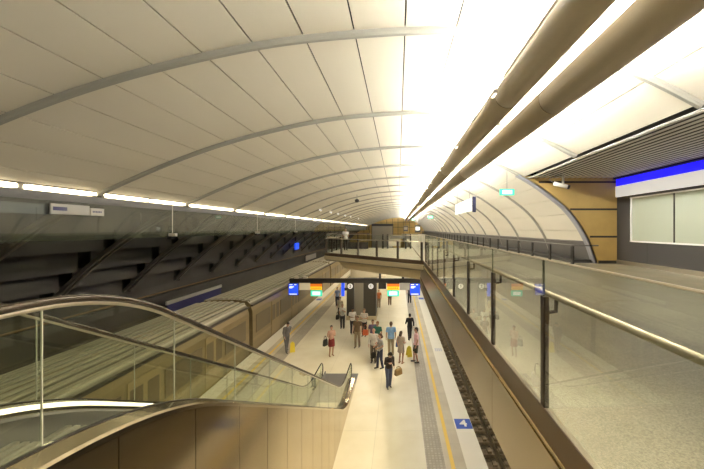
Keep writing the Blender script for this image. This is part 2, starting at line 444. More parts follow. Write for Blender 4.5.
# right track
tr = thing('railway_track', 'dark railway track with sleepers in the trench beside the right platform edge', 'track', (4.05, 0, -1.1))
for x in (-.75, .75):
    obj('rail', MB().prism([(x - .07, .1), (x + .07, .1), (x + .02, .14), (x + .035, .27), (x - .035, .27), (x - .02, .14)], 'y', Y0, 90), 'rail', tr)
sl = MB().bbox(-1.2, 1.2, -.14, .14, 0, .12, .02)
for x in (-.95, -.55, .55, .95): sl.bbox(x - .07, x + .07, -.1, .1, .1, .2, .015)
s0 = obj('sleeper', sl, 'sleeper', tr); s0.location.y = 4
for i in range(1, 95):
    s = s0.copy(); C.objects.link(s); s.parent = tr; s.location.y = 4 + .62 * i
# numbered tiles on the white edges
t = thing('edge_tile', 'blue tile with white number 4 set in the right platform edge', 'tile', (2.2, 10.77, .003))
obj('tile', MB().box(-.26, .28, -.27, .27, -.02, .006), 'blue_tile', t)
obj('number', text_mb('4', .5, (0.01, 0, .009), (1, 0, 0), (0, 1, 0), .004), 'white', t)
for nm, x, y, lab, fn in (('edge_marking', 2.19, 17.4, 'small pale blue marking on the white right platform edge beyond the blue 4 tile', 'pale'),
                    ('edge_tile', 2.2, 30.2, 'small blue tile far along the right platform edge near the blue screen', 'blue'),
                    ('edge_tile', -7.4, 29.8, 'small blue tile on the left platform edge beneath the hanging green sign', 'blue')):
    if fn == 'pale':
        mb = MB()
        for i in range(4): mb.box(x - .17 + i * .1, x - .11 + i * .1, y - .22, y + .2, .0, .006)
        tag(obj(nm, mb, mat('pale_blue_mark', (.58, .57, .66), .5)), lab, 'marking')
    else:
        tag(obj(nm, MB().bbox(x - .24, x + .24, y - .35, y + .35, -.004, .008, .003), 'blue_tile'), lab, 'tile')

# ------------------------------------------------------------------ right concourse
struct('floor_concourse', MB().box(1.30, 8.25, Y0, Y1, F - .55, F), 'granite')
struct('floor_hall', MB().box(8.25, 10.7, Y0, ARCH + .1, F - .55, F), 'hallfloor')
struct('floor_concourse_side', MB().box(8.25, 9.6, ARCH + .1, Y1, F - .55, F), 'granite')
# fascia of the concourse edge
fx = 1.27
t = thing('concourse_fascia', 'bronze steel fascia panels with brass nosing under the right glass balustrade', 'cladding', (fx, 0, F - 1.05))
ylist = [-7.95 + 3.05 * i for i in range(0, 33)]
for a, b in zip(ylist[:-1], ylist[1:]):
    wobj('panel', MB().bbox(fx - .012, fx + .03, a + .005, b - .005, E - 2.67, E - 1.86, .004), 'fascia', t)
tray, lens = MB(), MB()  # unseen batten lamps added under the concourse edge to brighten the platform
for i in range(24):
    tray.box(fx + .14, fx + .38, -5.5 + 4 * i, -2.3 + 4 * i, F - .63, F - .555); lens.box(fx + .16, fx + .36, -5.4 + 4 * i, -2.4 + 4 * i, F - .64, F - .632)
struct('trim_110', tray, 'cam_white'); struct('trim_111', lens, 'soffit_fill')
wobj('base_plate', MB().box(fx - .008, fx + .004, Y0, 90, E - 1.80, E - 1.56), 'fascia_dark', t)
wobj('nosing', MB().tube([(fx - .006, Y0, E - 1.83), (fx - .006, 90, E - 1.83)], .032, 10), 'brass', t, True)
# glass balustrade along the concourse edge
bt = thing('glass_balustrade', 'long clear glass balustrade with dark posts and steel handrail along the right concourse edge', 'balustrade', (fx, 0, F))
py = [2.82 + 1.525 * i for i in range(-4, 9) if i != -1]
gx = 1.285
for y in py:
    p = wobj('post', MB().bbox(gx - .008, gx + .04, y - .035, y + .035, E - 1.57, E - .595, .006), 'post', bt)
    br = MB().tube([(gx + .03, y, E - .74), (1.40, y, E - .73), (1.405, y, E - .63)], .018, 8)
    br.bbox(gx + .03, gx + .045, y - .03, y + .03, E - .80, E - .68, .004)
    w = wobj('bracket', br, 'post', p)
for a, b in zip(py[:-1], py[1:]):
    wobj('glass_panel', MB().box(gx, gx + .012, a + .006, b - .006, E - 1.57, E - .27), 'glass_r', bt)
for y in py[1:]: wobj('glass_joint', MB().box(gx, gx + .014, y - .006, y + .006, E - .6, E - .27), 'jointdark', bt)
wobj('top_edge', MB().tube([(gx + .006, py[0], E - .268), (gx + .006, py[-1] + .4, E - .268)], .008, 6), 'steel', bt)
wobj('handrail', MB().tube([(1.405, py[0], E - .605), (1.405, py[-1] + .4, E - .605)], .026, 12), 'railsteel', bt, True)
wobj('base_channel', MB().box(gx + .02, gx + .07, py[0], py[-1] + .4, F, F + .055), 'steel', bt)

# bridge deck and its balustrade
A, B = Vector((-4.8, 21.0)), Vector((1.27, 15.6))
YB = 28.0
def poly_slab(poly, z0, z1): return MB().prism(poly, 'z', z0, z1)
struct('floor_bridge', poly_slab([(A.x, A.y), (B.x, B.y), (1.30, YB), (A.x, YB)], F - .42, F), 'granite')
dv = (B - A).normalized(); nv = Vector((-dv.y, dv.x))          # nv points away from the camera
if nv.y < 0: nv = -nv
bf = thing('bridge_edge_trim', 'dark band over pale lip along the slanting front edge of the bridge', 'trim', (A.x, A.y, F - .45))
def strip(p, q, off0, off1, z0, z1):
    a0, a1 = p + nv * off0, p + nv * off1; b0, b1 = q + nv * off0, q + nv * off1
    return poly_slab([a0[:], b0[:], b1[:], a1[:]], z0, z1)
wobj('dark_band', strip(A, B, -.03, -.002, F - .10, F + .1), 'fascia_dark', bf)
wobj('pale_lip', strip(A, B, -.10, -.002, F - .34, F - .11), 'palelip', bf)
bb = thing('bridge_balustrade', 'glass balustrade with dark posts around the slanting bridge over the platform', 'balustrade', (A.x, A.y, F))
def bal_run(P, Q, nn, ends=True):
    d = (Q - P); L = d.length; d = d / L; n2 = Vector((-d.y, d.x))
    for i in range(nn + 1):
        if i == 0 and not ends: continue
        c = P + d * (L * i / nn)
        q = [c + d * a + n2 * b for a, b in ((-.035, -.05), (.035, -.05), (.035, .05), (-.035, .05))]
        wobj('post', poly_slab([v[:] for v in q], F, F + 1.0), 'post', bb)
    for i in range(nn):
        a, b = P + d * (L * i / nn + .01), P + d * (L * (i + 1) / nn - .01)
        q = [a + n2 * -.006, b + n2 * -.006, b + n2 * .006, a + n2 * .006]
        wobj('glass_panel', poly_slab([v[:] for v in q], F + .03, F + 1.32), 'glass_r', bb)
    wobj('handrail', MB().tube([(P.x, P.y, F + 1.02), (Q.x, Q.y, F + 1.02)], .026, 8), 'steel', bb, True)
    wobj('top_rail', MB().tube([(P.x, P.y, F + 1.325), (Q.x, Q.y, F + 1.325)], .012, 6), 'steel', bb, True)
P0, P1 = A + Vector((.06, .06)), B + Vector((-.1, .1))
bal_run(P0, P1, 5)
bal_run(P0, Vector((A.x + .06, YB - .06)), 4, False)
# concrete underside of the bridge
cb = MB()
q0, q1 = A + nv * .45 + dv * .9, B + nv * .45 + Vector((-.45, 0))
top = [q0[:], q1[:], (1.1, YB - .3), (q0.x, YB - .3)]
r0, r1 = A + nv * .7 + dv * 1.15, B + nv * .7 + Vector((-.62, 0))
bot = [r0[:], r1[:], (1.1, YB - .6), (r0.x, YB - .6)]
cb.rings([[(p[0], p[1], F - .42) for p in top], [(p[0], p[1], E - 2.22) for p in top], [(p[0], p[1], E - 2.56) for p in bot]])
struct('ceiling_bridge_soffit', cb, 'concrete')
struct('wall_bridge_pier', MB().bbox(-3.5, -.9, 23.4, 26, 3.02, E - 2.5, .05), 'concrete')

# furniture on the bridge
g = thing('ticket_gate', 'dark ticket gate posts with a low panel at the back of the bridge', 'gate', (.95, 26.8, F))
for x in (-2.22, -1.82, -.3, .1): obj('post', MB().bbox(x - .07, x + .07, -.15, .15, 0, 1.22, .02), 'dark', g)
obj('panel', MB().bbox(-1.6, .12, -.05, .05, .82, 1.1, .02), 'plinth', g)
obj('leaf', MB().bbox(-1.74, -.76, -.02, .02, .2, .8, .01), 'shutter', g)
tag(obj('white_cabinet', MB().bbox(1.72, 2.35, 27.0, 27.4, F, F + 1.2, .03), 'winwhite'), 'pale cabinet standing at the right end of the bridge', 'cabinet')
st = thing('stair_enclosure', 'dark stair enclosure with rails behind the person on the bridge', 'stair', (-3.5, 26.5, F))
obj('side_panel', MB().bbox(-.7, 1.0, -.05, .05, 0, .55, .02), 'dark', st)
obj('cap_rail', MB().tube([(-1.1, 0, 1.28), (1.1, 0, 1.28)], .045, 8), 'fascia_dark', st)
for x in (-.68, .16, 1.0): obj('post', MB().bbox(x - .03, x + .03, -.04, .04, 0, 1.26, .01), 'dark', st)
for i, (x, w, h, z, lab) in enumerate(((.62, .42, .5, E - .22, 'small grey hanging display left of its twin near the end of the concourse'), (1.72, .48, .68, E - .32, 'larger grey hanging display with a lit screen near the end of the concourse'))):
    d = thing('hanging_display', lab, 'display', (x + .1, 29.5, z))
    obj('case', MB().bbox(-w / 2, w / 2, -.08, .08, 0, h, .02), 'plinth', d)
    obj('screen', MB().box(-w / 2 + .06, w / 2 - .06, -.086, -.08, h * .3, h * .75), 'lit' if i else 'shutter', d)
    obj('drop_rod', MB().tube([(0, 0, h), (0, 0, E + 3.85 - z)], .02, 6), 'rib', d)

# ------------------------------------------------------------------ right side hall
struct('wall_right', MB().box(10.5, 10.8, Y0, ARCH, F - .5, E + 2.6), 'charcoal')
gw = MB(); N = 30; rs = []
for i in range(N + 1):
    z = F - .5 + (E + 2.55 - F + .5) * i / N
    s = sC
    # x of the vault at this height
    best = min((abs(E + PROF[j][1] - z), PROF[j][0]) for j in range(len(PROF)) if PROF[j][0] > 5.9)
    rs.append([(best[1] - .05, ARCH, z), (10.5, ARCH, z), (10.5, ARCH + .3, z), (best[1] - .05, ARCH + .3, z)])
gw.rings(rs); struct('wall_hall', gw, 'gold')
jm = MB()
for z, xj in ((2.25, 6.75), (.945, 8.25), (-.37, 9.2)): jm.box(xj, 10.5, ARCH - .012, ARCH - .001, E + z - .045, E + z + .045)
struct('trim_95', jm, 'seam')
struct('baseboard_hall', MB().box(9.6, 10.5, ARCH - .02, ARCH - .001, F, F + .14), 'seam')
slm = MB()
for i in range(17): slm.box(6.27 + i * .25, 6.27 + i * .25 + .12, Y0, ARCH, E + 2.44, E + 2.452)
struct('ceiling_slats', slm, 'slat')
struct('trim_96', MB().box(6.17, 6.20, Y0, ARCH, E + 2.43, E + 2.45), 'rib')
struct('ceiling_hall_void', MB().box(6.02, 10.6, Y0, ARCH, E + 2.72, E + 2.8), 'void')
struct('trim_97', MB().box(10.30, 10.5, Y0, ARCH, E + 2.38, E + 2.5), 'dark')
struct('baseboard_right', MB().box(10.47, 10.5, Y0, ARCH - .02, F, F + .18), 'steel')
bs = thing('blue_light_band', 'glowing blue light strip along the top of the right hall wall', 'light', (10.4, 1.6, E + 2.03))
obj('lens', MB().box(.02, .06, -13.5, 13.6, 0, .33), 'blueglow', bs)
obj('case', MB().box(.06, .08, -13.55, 13.62, -.02, .35), 'dark', bs)
struct('trim_98', MB().box(10.42, 10.5, Y0, ARCH - .01, E + 1.52, E + 2.03), 'bandwhite')
# window
wy = [14.22, 12.03, 9.84, 7.65, 5.46, 3.27, 1.08]
for i, (b_, a_) in enumerate(zip(wy[:-1], wy[1:])):
    o = struct(f'window_{i + 1}', MB().box(10.46, 10.49, a_ + .02, b_ - .02, E - .53, E + 1.38), 'winglass')
wf = MB()
wf.box(10.40, 10.5, wy[-1], wy[0] + .05, E + 1.36, E + 1.41); wf.box(10.40, 10.5, wy[-1], wy[0] + .05, E - .58, E - .52)
wf.box(10.40, 10.5, wy[0] - .02, wy[0] + .03, E - .58, E + 1.41)
struct('trim_99', wf, 'winwhite')
wm = MB()
for y in wy[1:]: wm.box(10.43, 10.5, y - .02, y + .02, E - .53, E + 1.38)
struct('trim_100', wm, 'seam')
pj = MB()
for y in (13.4, 10.4, 7.4, 4.4): pj.box(10.495, 10.5 - .004, y - .01, y + .01, F + .18, E - .6)
struct('trim_101', pj, 'seam')

# plinth below the vault on the right and the concourse railing
pl = MB(); sP0, sP1 = sR - .05, s_of_x(9.55)
n = 6
rs = [[pt(sP0 + (sP1 - sP0) * i / n, .10, ARCH + .15) for i in range(n + 1)] + [pt(sP0 + (sP1 - sP0) * i / n, -.1, ARCH + .15) for i in range(n, -1, -1)],
      [pt(sP0 + (sP1 - sP0) * i / n, .10, Y1) for i in range(n + 1)] + [pt(sP0 + (sP1 - sP0) * i / n, -.1, Y1) for i in range(n, -1, -1)]]
pl.rings(rs); struct('baseboard_vault', pl, 'plinth')
struct('trim_102', MB().box(8.5, 9.45, ARCH + .2, Y1, F, F + .16), 'charcoal')
rt = thing('concourse_railing', 'dark metal railing with square posts along the foot of the vault on the right', 'railing', (8.2, ARCH, F))
for i in range(43):
    y = ARCH - .3 + 2.23 * i
    wobj('post', MB().box(8.16, 8.24, y - .09, y + .09, F, F + .84), 'dark', rt)
wobj('top_rail', MB().bbox(8.12, 8.34, ARCH - .4, ARCH + 95, F + .84, F + .90, .01), 'plinth', rt)
wobj('return_rail', MB().bbox(8.24, 9.4, ARCH - .36, ARCH - .27, F + .84, F + .9, .01), 'plinth', rt)

# CCTV camera over the gold wall
cc = thing('security_camera', 'white bullet security camera on a drop bracket before the gold wall', 'camera', (7.42, 14.2, E + 1.93))
obj('body', MB().tube([(-.42, .1, .12), (.1, -.1, -.06)], .09, 12), 'cam_white', cc, True)
obj('lens_hood', MB().tube([(.1, -.1, -.06), (.18, -.13, -.088)], .095, 12), 'dark', cc, True)
obj('bracket', MB().tube([(-.06, -.02, .05), (-.06, -.02, .50)], .05, 10), 'cam_white', cc, True)
obj('cable', MB().tube([(-.4, .09, .12), (-.62, .1, .3), (-.5, .1, .40), (-.2, .05, .46), (-.1, 0, .49)], .015, 6), 'rib', cc, True)

# exit signs and platform sign over the right concourse
def exit_sign(x, y, z, w, h, lab, rod=None):
    t = thing('exit_sign', lab, 'sign', (x, y, z), 0, 'hanging green exit signs')
    obj('case', MB().bbox(-w / 2, w / 2, -.04, .04, 0, h, .01), 'cyan', t)
    obj('panel', MB().box(-w * .33, w * .33, -.046, -.04, h * .2, h * .8), 'lit', t)
    if rod: obj('rod', MB().tube([(0, 0, h), (0, 0, h + rod)], .012, 6), 'rib', t)
    return t
exit_sign(4.66, 13.6, E + 1.44, .62, .27, 'lit green exit sign on a rod, nearest one over the right concourse', 1.4)
exit_sign(4.5, 44, E + 1.45, .75, .4, 'distant lit green exit sign hanging over the far right concourse', 1.4)
exit_sign(4.2, 88, E + 2.4, 1.0, .6, 'tiny green exit sign farthest along the right concourse', .7)
hs = thing('hanging_sign', 'long white lit hanging sign with navy end plate over the right concourse', 'sign', (4.15, 19.5, E + .95))
obj('panel', MB().bbox(-.06, .06, -1.4, 3.2, .08, .78, .02), 'lit', hs)
obj('end_plate', MB().bbox(.08, .28, -1.45, -1.38, .0, .9, .02), 'sign_navy', hs)
for y in (-1.0, 2.8): obj('rod', MB().tube([(0, y, .75), (0, y, 2.45)], .02, 6), 'rib', hs)

# ------------------------------------------------------------------ ceiling ducts with uplights
M['floodlens'] = mat('flood_lens', (.9, .9, .9), .5, emit=(1., .92, .75), es=3)
def duct(xc, zc, r, lab, upa, flood):
    t = thing('ceiling_duct', lab, 'duct', (xc, 0, E + zc))
    seam_y = [-1.9 + 8.92 * i for i in range(0, 13)]
    edges = [-11.5] + seam_y + [109]
    for a, b in zip(edges[:-1], edges[1:]):
        obj('tube_section', MB().tube([(0, a + .012, 0), (0, b - .012, 0)], r, 28), 'duct', t, True)
    for y in seam_y: obj('joint', MB().tube([(0, y - .03, 0), (0, y + .03, 0)], r * .985, 28), 'ductseam', t, True)
    ca, sa = math.cos(upa), math.sin(upa)
    for a, b in zip(edges[:-1], edges[1:]):
        c = Vector((math.sin(upa) * (r + .05), 0, math.cos(upa) * (r + .05)))
        u = Vector((ca, 0, -sa)); w = Vector((sa, 0, ca))
        for nm, m_, w0, h0, h1 in (('uplight_tray', 'cam_white', .10, -.07, -.005), ('uplight', 'uplight', .075, -.004, .004)):
            q = [c - u * w0 + w * h0, c + u * w0 + w * h0, c + u * w0 + w * h1, c - u * w0 + w * h1]
            obj(nm, MB().rings([[(p.x, a + .3, p.z) for p in q], [(p.x, b - .3, p.z) for p in q]]), m_, t)
    for i in range(19):                                # floodlight heads along the outer side of the duct
        y = -6.4 + RS * i
        hx = flood[0] * (r + .03)
        hd = obj('floodlight', MB().bbox(hx - .035, hx + .035, y - .14, y + .14, -.02, .06, .01), 'cam_white', t)
        obj('floodlight_lens', MB().box(hx - .03, hx + .03, y - .12, y + .12, -.026, -.019), 'floodlens', hd)
        L = bpy.data.lights.new('floodlight_beam', 'SPOT'); L.energy = flood[1]; L.spot_size = flood[3]; L.spot_blend = 1; L.shadow_soft_size = .12
        L.color = (1, .87, .63)
        lo = bpy.data.objects.new('floodlight_beam', L); C.objects.link(lo); lo.location = (xc + hx, y, E + zc - .16)
        lo.rotation_euler = (Vector((flood[2][0], y, flood[2][1])) - lo.location).to_track_quat('-Z', 'Y').to_euler()
    for y in [1.5 + 8.92 * i for i in range(0, 12)]:
        obj('hanger', MB().tube([(0, y, r * .9), (0, y, zvault(xc) - E - zc - .1)], .012, 6), 'rib', t)
    return t
duct(2.42, 2.95, .285, 'long tan round ceiling duct, the left one of the pair', -.35, (-1, 1900, (-3.6, 0), 1.62))
duct(3.43, 2.86, .325, 'long tan round ceiling duct, the thicker right one of the pair', .75, (1, 640, (8.0, F), 1.7))
# dome camera and spotlights on the ceiling
dm = thing('dome_camera', 'small dark dome camera hanging from the cream vault left of centre', 'camera', (-4.0, 31, E + 2.75))
obj('dome', MB().ell((0, 0, 0), (.22, .22, .18)), 'dark', dm, True)
obj('stem', MB().tube([(0, 0, .1), (0, 0, .60)], .04, 8), 'rib', dm)
for i, y in enumerate((32.6, 37.4, 41.7, 47.0, 52.0, 62.0)):
    x = -8.0 + i * .05; z = zvault(x) - .3
    q = thing('ceiling_spotlight', ['small white ceiling spotlight, nearest of the row over the left track', 'small white ceiling spotlight, second nearest over the left track', 'small white ceiling spotlight, third from the near end over the left track',
               'small white ceiling spotlight, fourth from the near end over the left track', 'small white ceiling spotlight, last but one over the left track', 'small white ceiling spotlight, farthest of the row over the left track'][i], 'light', (x, y, z), 0, 'spotlights over the left track')
    obj('lens', MB().tube([(0, 0, -.06), (.06, 0, .0)], .14, 14), 'spot', q)
    obj('housing', MB().tube([(.0, 0, .0), (.06, 0, .16)], .16, 14), 'cam_white', q)

# ------------------------------------------------------------------ left strip lights, glass downstand, cameras
sx = -10.25
st0 = MB().bbox(-.10, .10, -.985, .985, 0, .13, .03)
proto = None
for i in range(46):
    y = 7.52 + 2.23 * (i - 2)
    zz = E + 1.10
    if proto is None:
        proto = thing('strip_light', '', 'light', (sx, y, zz)); obj('lens', st0, 'strip', proto)
        obj('end_cap', MB().box(-.08, .08, .99, 1.04, .02, .11), 'rib', proto)
        o = proto
    else: o = cp(proto)
    o.location = (sx, y, zz)
    tag(o, 'glowing warm fluorescent strip in the long row along the left wall top', 'light', 'strip lights along the left wall')
struct('trim_103', MB().box(-10.6, -10.36, Y0, Y1, E + 1.05, E + 1.3), 'plinth')
struct('trim_104', MB().box(-10.22, -10.14, Y0, Y1, E + .84, E + 1.07), 'plinth')
gd = thing('glass_downstand', 'long row of hanging glass panes below the strip lights on the left', 'glass screen', (-10.18, 0, E - .36))
gy = [y for y in ribs_y if y > -8] + [Y1 - .1]
for a, b in zip(gy[:-1], gy[1:]):
    wobj('pane', MB().box(-10.186, -10.174, a + .01, b - .01, E - .12, E + .84), 'glass_h', gd)
    wobj('pane_foot', MB().box(-10.187, -10.173, a + .01, b - .01, E - .36, E - .121), 'glass_reflect', gd)  # green reflection along the pane foot, put in as a tint
for i, y in enumerate((14.1, 22.6, 31.0)):
    t = thing('pole_camera', ['white camera on a thin drop pole, nearest before the left glass panes', 'white camera on a drop pole, middle one before the left glass panes', 'white camera on a drop pole, far one before the left glass panes'][i], 'camera', (-10.0, y, E - .35), 0, 'pole cameras on the left')
    obj('pole', MB().tube([(0, 0, .12), (0, 0, 1.45)], .016 if i == 0 else .009, 8), 'cam_white', t)
    obj('body', MB().bbox(-.13, .17, -.08, .08, .02, .16, .02), 'cam_white', t)
    obj('hood', MB().bbox(-.16, .02, -.1, .1, -.09, .03, .02), 'dark', t)
sg = thing('wall_sign', 'white name sign with dark lettering hung by the left glass panes', 'sign', (-10.1, 9.23, E + .44))
obj('board', MB().bbox(-.02, .02, 0, 1.17, 0, .31, .008), 'sign_white', sg)
obj('board', MB().bbox(-.02, .02, 1.2, 1.68, 0, .25, .008), 'sign_white', sg)
obj('blue_label', MB().box(.02, .024, .06, .46, .11, .22), 'sign_navy', sg)
mb = MB()
for i in range(6): mb.box(.02, .024, 1.27 + i * .055, 1.305 + i * .055, .10, .16)
obj('lettering', mb, 'sign_navy', sg)
hb = thing('advert_board', 'long wall board with white top rail and blue band beyond the train', 'board', (-16.4, 26.0, .2))
obj('panel', MB().bbox(-.05, .05, -3.4, 3.4, 0, 1.0, .01), 'sign_navy', hb); obj('top_rail', MB().bbox(-.07, .07, -3.5, 3.5, 1.0, 1.25, .01), 'sign_white', hb)
hb2 = thing('advert_board', 'small pale board far along the dark left wall', 'board', (-16.4, 60, .9))
obj('panel', MB().bbox(-.05, .05, -3.5, 3.5, 0, .9, .01), 'sign_white', hb2); obj('top_rail', MB().bbox(-.07, .07, -3.6, 3.6, .9, 1.05, .01), 'plinth', hb2)
tag(obj('blue_sign', MB().bbox(-14.5, -14.35, 44.5, 46.2, E - 2.9, E - 2.0, .02), 'screen_blue'), 'small glowing blue sign on the dark left wall far along', 'sign')
rp = thing('advert_board', 'added dull red board low on the dark left wall near the escalator', 'board', (-15.2, 9.0, E - 4.2))  # board added to stand for a red blur there
obj('panel', MB().bbox(-.04, .04, -2.8, 2.6, 0, 1.7, .01), 'redpanel', rp); obj('frame', MB().box(-.05, .06, 2.6, 2.75, -.2, 2.1), 'seam', rp)

# ------------------------------------------------------------------ train on the left track
def carriage(y0, L, lab, first=None):
    if first: t = cp(first)
    else:
        t = thing('train_carriage', '', 'train', (-9.3, y0, -.75))
        h = L / 2
        prof = [(-1.4, .1), (-1.45, .9), (-1.43, 2.9), (-1.32, 3.25), (-1.15, 3.42), (-.6, 3.50), (0, 3.52), (.6, 3.50), (1.15, 3.42), (1.32, 3.25), (1.43, 2.9), (1.45, .9), (1.4, .1)]
        obj('body', MB().prism(prof, 'y', -h, h), 'train_side', t)
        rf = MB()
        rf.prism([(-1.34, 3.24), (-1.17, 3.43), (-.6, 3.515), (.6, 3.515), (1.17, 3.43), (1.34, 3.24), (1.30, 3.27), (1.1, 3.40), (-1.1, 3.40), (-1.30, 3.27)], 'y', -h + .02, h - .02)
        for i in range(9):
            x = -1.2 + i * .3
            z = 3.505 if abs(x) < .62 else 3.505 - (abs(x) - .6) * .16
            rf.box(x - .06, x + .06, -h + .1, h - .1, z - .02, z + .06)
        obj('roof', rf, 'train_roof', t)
        for sx_ in (1, -1):
            obj('gutter', MB().box(sx_ * 1.33, sx_ * 1.45, -h, h, 3.16, 3.24), 'train_dark', t)
            obj('yellow_band', MB().box(sx_ * 1.449, sx_ * 1.456, -h + .05, h - .05, 1.28, 1.42), 'train_yel', t)
            obj('skirt', MB().box(sx_ * 1.38, sx_ * 1.46, -h + .05, h - .05, .08, .62), 'train_dark', t)
            dys = [-h + 3.2, -h / 3.2 + .2, h / 3.2 - .2, h - 3.2]
            for dy in dys:
                d = obj('door', MB().bbox(sx_ * 1.445, sx_ * 1.468, dy - .65, dy + .65, .78, 2.85, .006), 'train_yel', t)
                for q in (-.33, .33): obj('door_window', MB().bbox(sx_ * 1.466, sx_ * 1.474, dy + q - .24, dy + q + .24, 1.65, 2.6, .003), 'train_win', d)
            wys = []
            edges = [-h + .3] + [e for dy in dys for e in (dy - .75, dy + .75)] + [h - .3]
            for a, b in zip(edges[::2], edges[1::2]):
                if b - a > .8: obj('window', MB().bbox(sx_ * 1.44, sx_ * 1.462, a + .1, b - .1, 1.62, 2.62, .006), 'train_win', t)
        for by in (-h + 3, h - 3):
            bg = obj('bogie', MB().bbox(-1.1, 1.1, by - 1.3, by + 1.3, -.1, .3, .05), 'train_dark', t)
            for wy_ in (-.9, .9):
                for wx in (-.72, .72): obj('wheel', MB().tube([(wx - .06, by + wy_, .1), (wx + .06, by + wy_, .1)], .42, 18), 'rail', bg)
    t.location.y = y0
    tag(t, lab, 'train', 'train carriages on the left track')
    return t
c0 = carriage(7.0, 19.6, 'ribbed-roof train carriage nearest, seen through the escalator glass')
for i, lab in enumerate(('second train carriage, beside the left hanging blue screen', 'third train carriage, passing under the bridge', 'fourth train carriage, farthest along the left platform')):
    carriage(7 + 20 * (i + 1), 19.6, lab, c0)
lt = thing('railway_track', 'railway track under the train on the left', 'track', (-9.3, 0, -1.1))
for x in (-.72, .72): obj('rail', MB().prism([(x - .07, -.02), (x + .07, -.02), (x + .03, .03), (x - .03, .03)], 'y', Y0, 100), 'rail', lt)

# ------------------------------------------------------------------ escalator
def smin(a, b, k): 
    h = max(k - abs(a - b), 0) / k; return min(a, b) - h * h * k / 4
def smax(a, b, k): return -smin(-a, -b, k)
SL = math.tan(math.radians(30))
def deck_z(y): return smax(smin(5.42, 5.05 - SL * (y - 2.89), .6), .32, .4)
def rail_z(y): return smax(smin(6.20, 5.375 - SL * (y - 3.6), .3), 1.08, .45)
def nose_z(y): return smax(smin(F, 4.72 - SL * (y - 2.89), .25), .0, .25)
es = thing('escalator', 'steep steel clad escalator with glass sides descending to the platform at left', 'escalator', (-2.55, 13.5, 0))
YA, YZ = -1.6, 13.4
def sweep(sec, y0, y1, zf, step=.12):
    n = max(2, int((y1 - y0) / step)); return MB().rings([[(x, y0 + (y1 - y0) * i / n, zf(y0 + (y1 - y0) * i / n) + dz) for x, dz in sec] for i in range(n + 1)])
XC = -2.55
for sgn in (1, -1):
    X = lambda v: XC + sgn * v                 # v: distance from the centre line
    # cladding panels
    y = YA
    edges = [YA] + [1.27 + .78 * i for i in range(-2, 17) if YA + .3 < 1.27 + .78 * i < 13.2] + [13.4]
    for a, b in zip(edges[:-1], edges[1:]):
        mb = MB(); n = 8; rs = []
        for i in range(n + 1):
            yy = a + .004 + (b - a - .008) * i / n
            zt = deck_z(yy) - .045 if yy < 13.35 else max(.02, deck_z(13.35) - .045 - (yy - 13.35) * .25)
            rs.append([(X(.75), yy, .0), (X(.725), yy, .0), (X(.725), yy, zt), (X(.75), yy, zt)])
        mb.rings(rs); wobj('cladding_panel', mb, 'escal', es)
    wobj('backing', sweep([(X(.72), -.06), (X(.69), -.06), (X(.69), -.5), (X(.72), -.5)], YA, 13.4, deck_z), 'seam', es)
    wobj('outer_deck', sweep([(X(.762), -.05), (X(.762), -.015), (X(.745), .0), (X(.615), .02), (X(.615), -.05)], YA, 13.4, deck_z), 'deck', es, False)
    wobj('gasket', sweep([(X(.615), -.03), (X(.615), .026), (X(.585), .026), (X(.585), -.03)], YA, 13.4, deck_z), 'rubber', es)
    wobj('inner_deck', sweep([(X(.585), -.04), (X(.585), .02), (X(.56), .012), (X(.535), -.012), (X(.525), -.04), (X(.52), -.07), (X(.52), -.10)], YA, 13.4, deck_z), 'polished', es, True)
    wobj('skirt_panel', sweep([(X(.525), -.08), (X(.485), -.10), (X(.485), -.62), (X(.50), -.62)], YA, 13.4, lambda y: max(deck_z(y), .7)), 'plinth', es)
    wobj('deck_glow', sweep([(X(.536), -.008), (X(.523), -.042), (X(.517), -.042), (X(.530), -.002)], .6, 4.0, deck_z), 'deckglow', es)  # added glowing strip that draws the bright line along the inner deck
    # glass panels
    gye = [1.74 + 1.03 * i for i in range(-3, 12)]
    for a, b in zip(gye[:-1], gye[1:]):
        mb = MB(); n = 8; rs = []
        for i in range(n + 1):
            yy = a + .006 + (b - a - .012) * i / n
            rs.append([(X(.606), yy, deck_z(yy) + .03), (X(.594), yy, deck_z(yy) + .03), (X(.594), yy, rail_z(yy) - .03), (X(.606), yy, rail_z(yy) - .03)])
        mb.rings(rs); wobj('glass_panel', mb, 'glass', es)
        if a > gye[0]: wobj('glass_joint', MB().box(X(.605), X(.595), a - .0025, a + .0025, deck_z(a) + .03, rail_z(a) - .03), 'joint', es)
    # handrail with newel loops
    ysm = [YA + .5 + .1 * i for i in range(int((13.0 - YA - .5) / .1) + 1)]
    path = [(X(.60), y, rail_z(y)) for y in ysm]
    r = (1.08 - .42) / 2
    path += [(X(.60), 13.0 + r * math.sin(t * PI / 10), 1.08 - r + r * math.cos(t * PI / 10)) for t in range(1, 11)]
    path += [(X(.60), 12.7, .42)]
    rt_ = (6.20 - 5.5) / 2
    pre = [(X(.60), YA + .5 - rt_ * math.sin(t * PI / 10), 6.20 - rt_ + rt_ * math.cos(t * PI / 10)) for t in range(10, 0, -1)]
    path = [(X(.60), YA + .9, 5.5)] + pre + path
    h = wobj('handrail', MB().tube(path, .023, 12), 'handrail', es, True)
    wobj('rail_guide', MB().tube([(p[0], p[1], p[2] - .03) for p in path[11:-11]], .014, 8), 'steel', h, True)
    mb = MB(); pts = [(13.0 + (r - .03) * math.sin(t * PI / 10), 1.08 - r + (r - .03) * math.cos(t * PI / 10)) for t in range(0, 11)] + [(12.84, .45), (12.84, 1.0)]
    mb.prism(pts, 'x', X(.594), X(.606)); wobj('newel_glass', mb, 'glass', es)
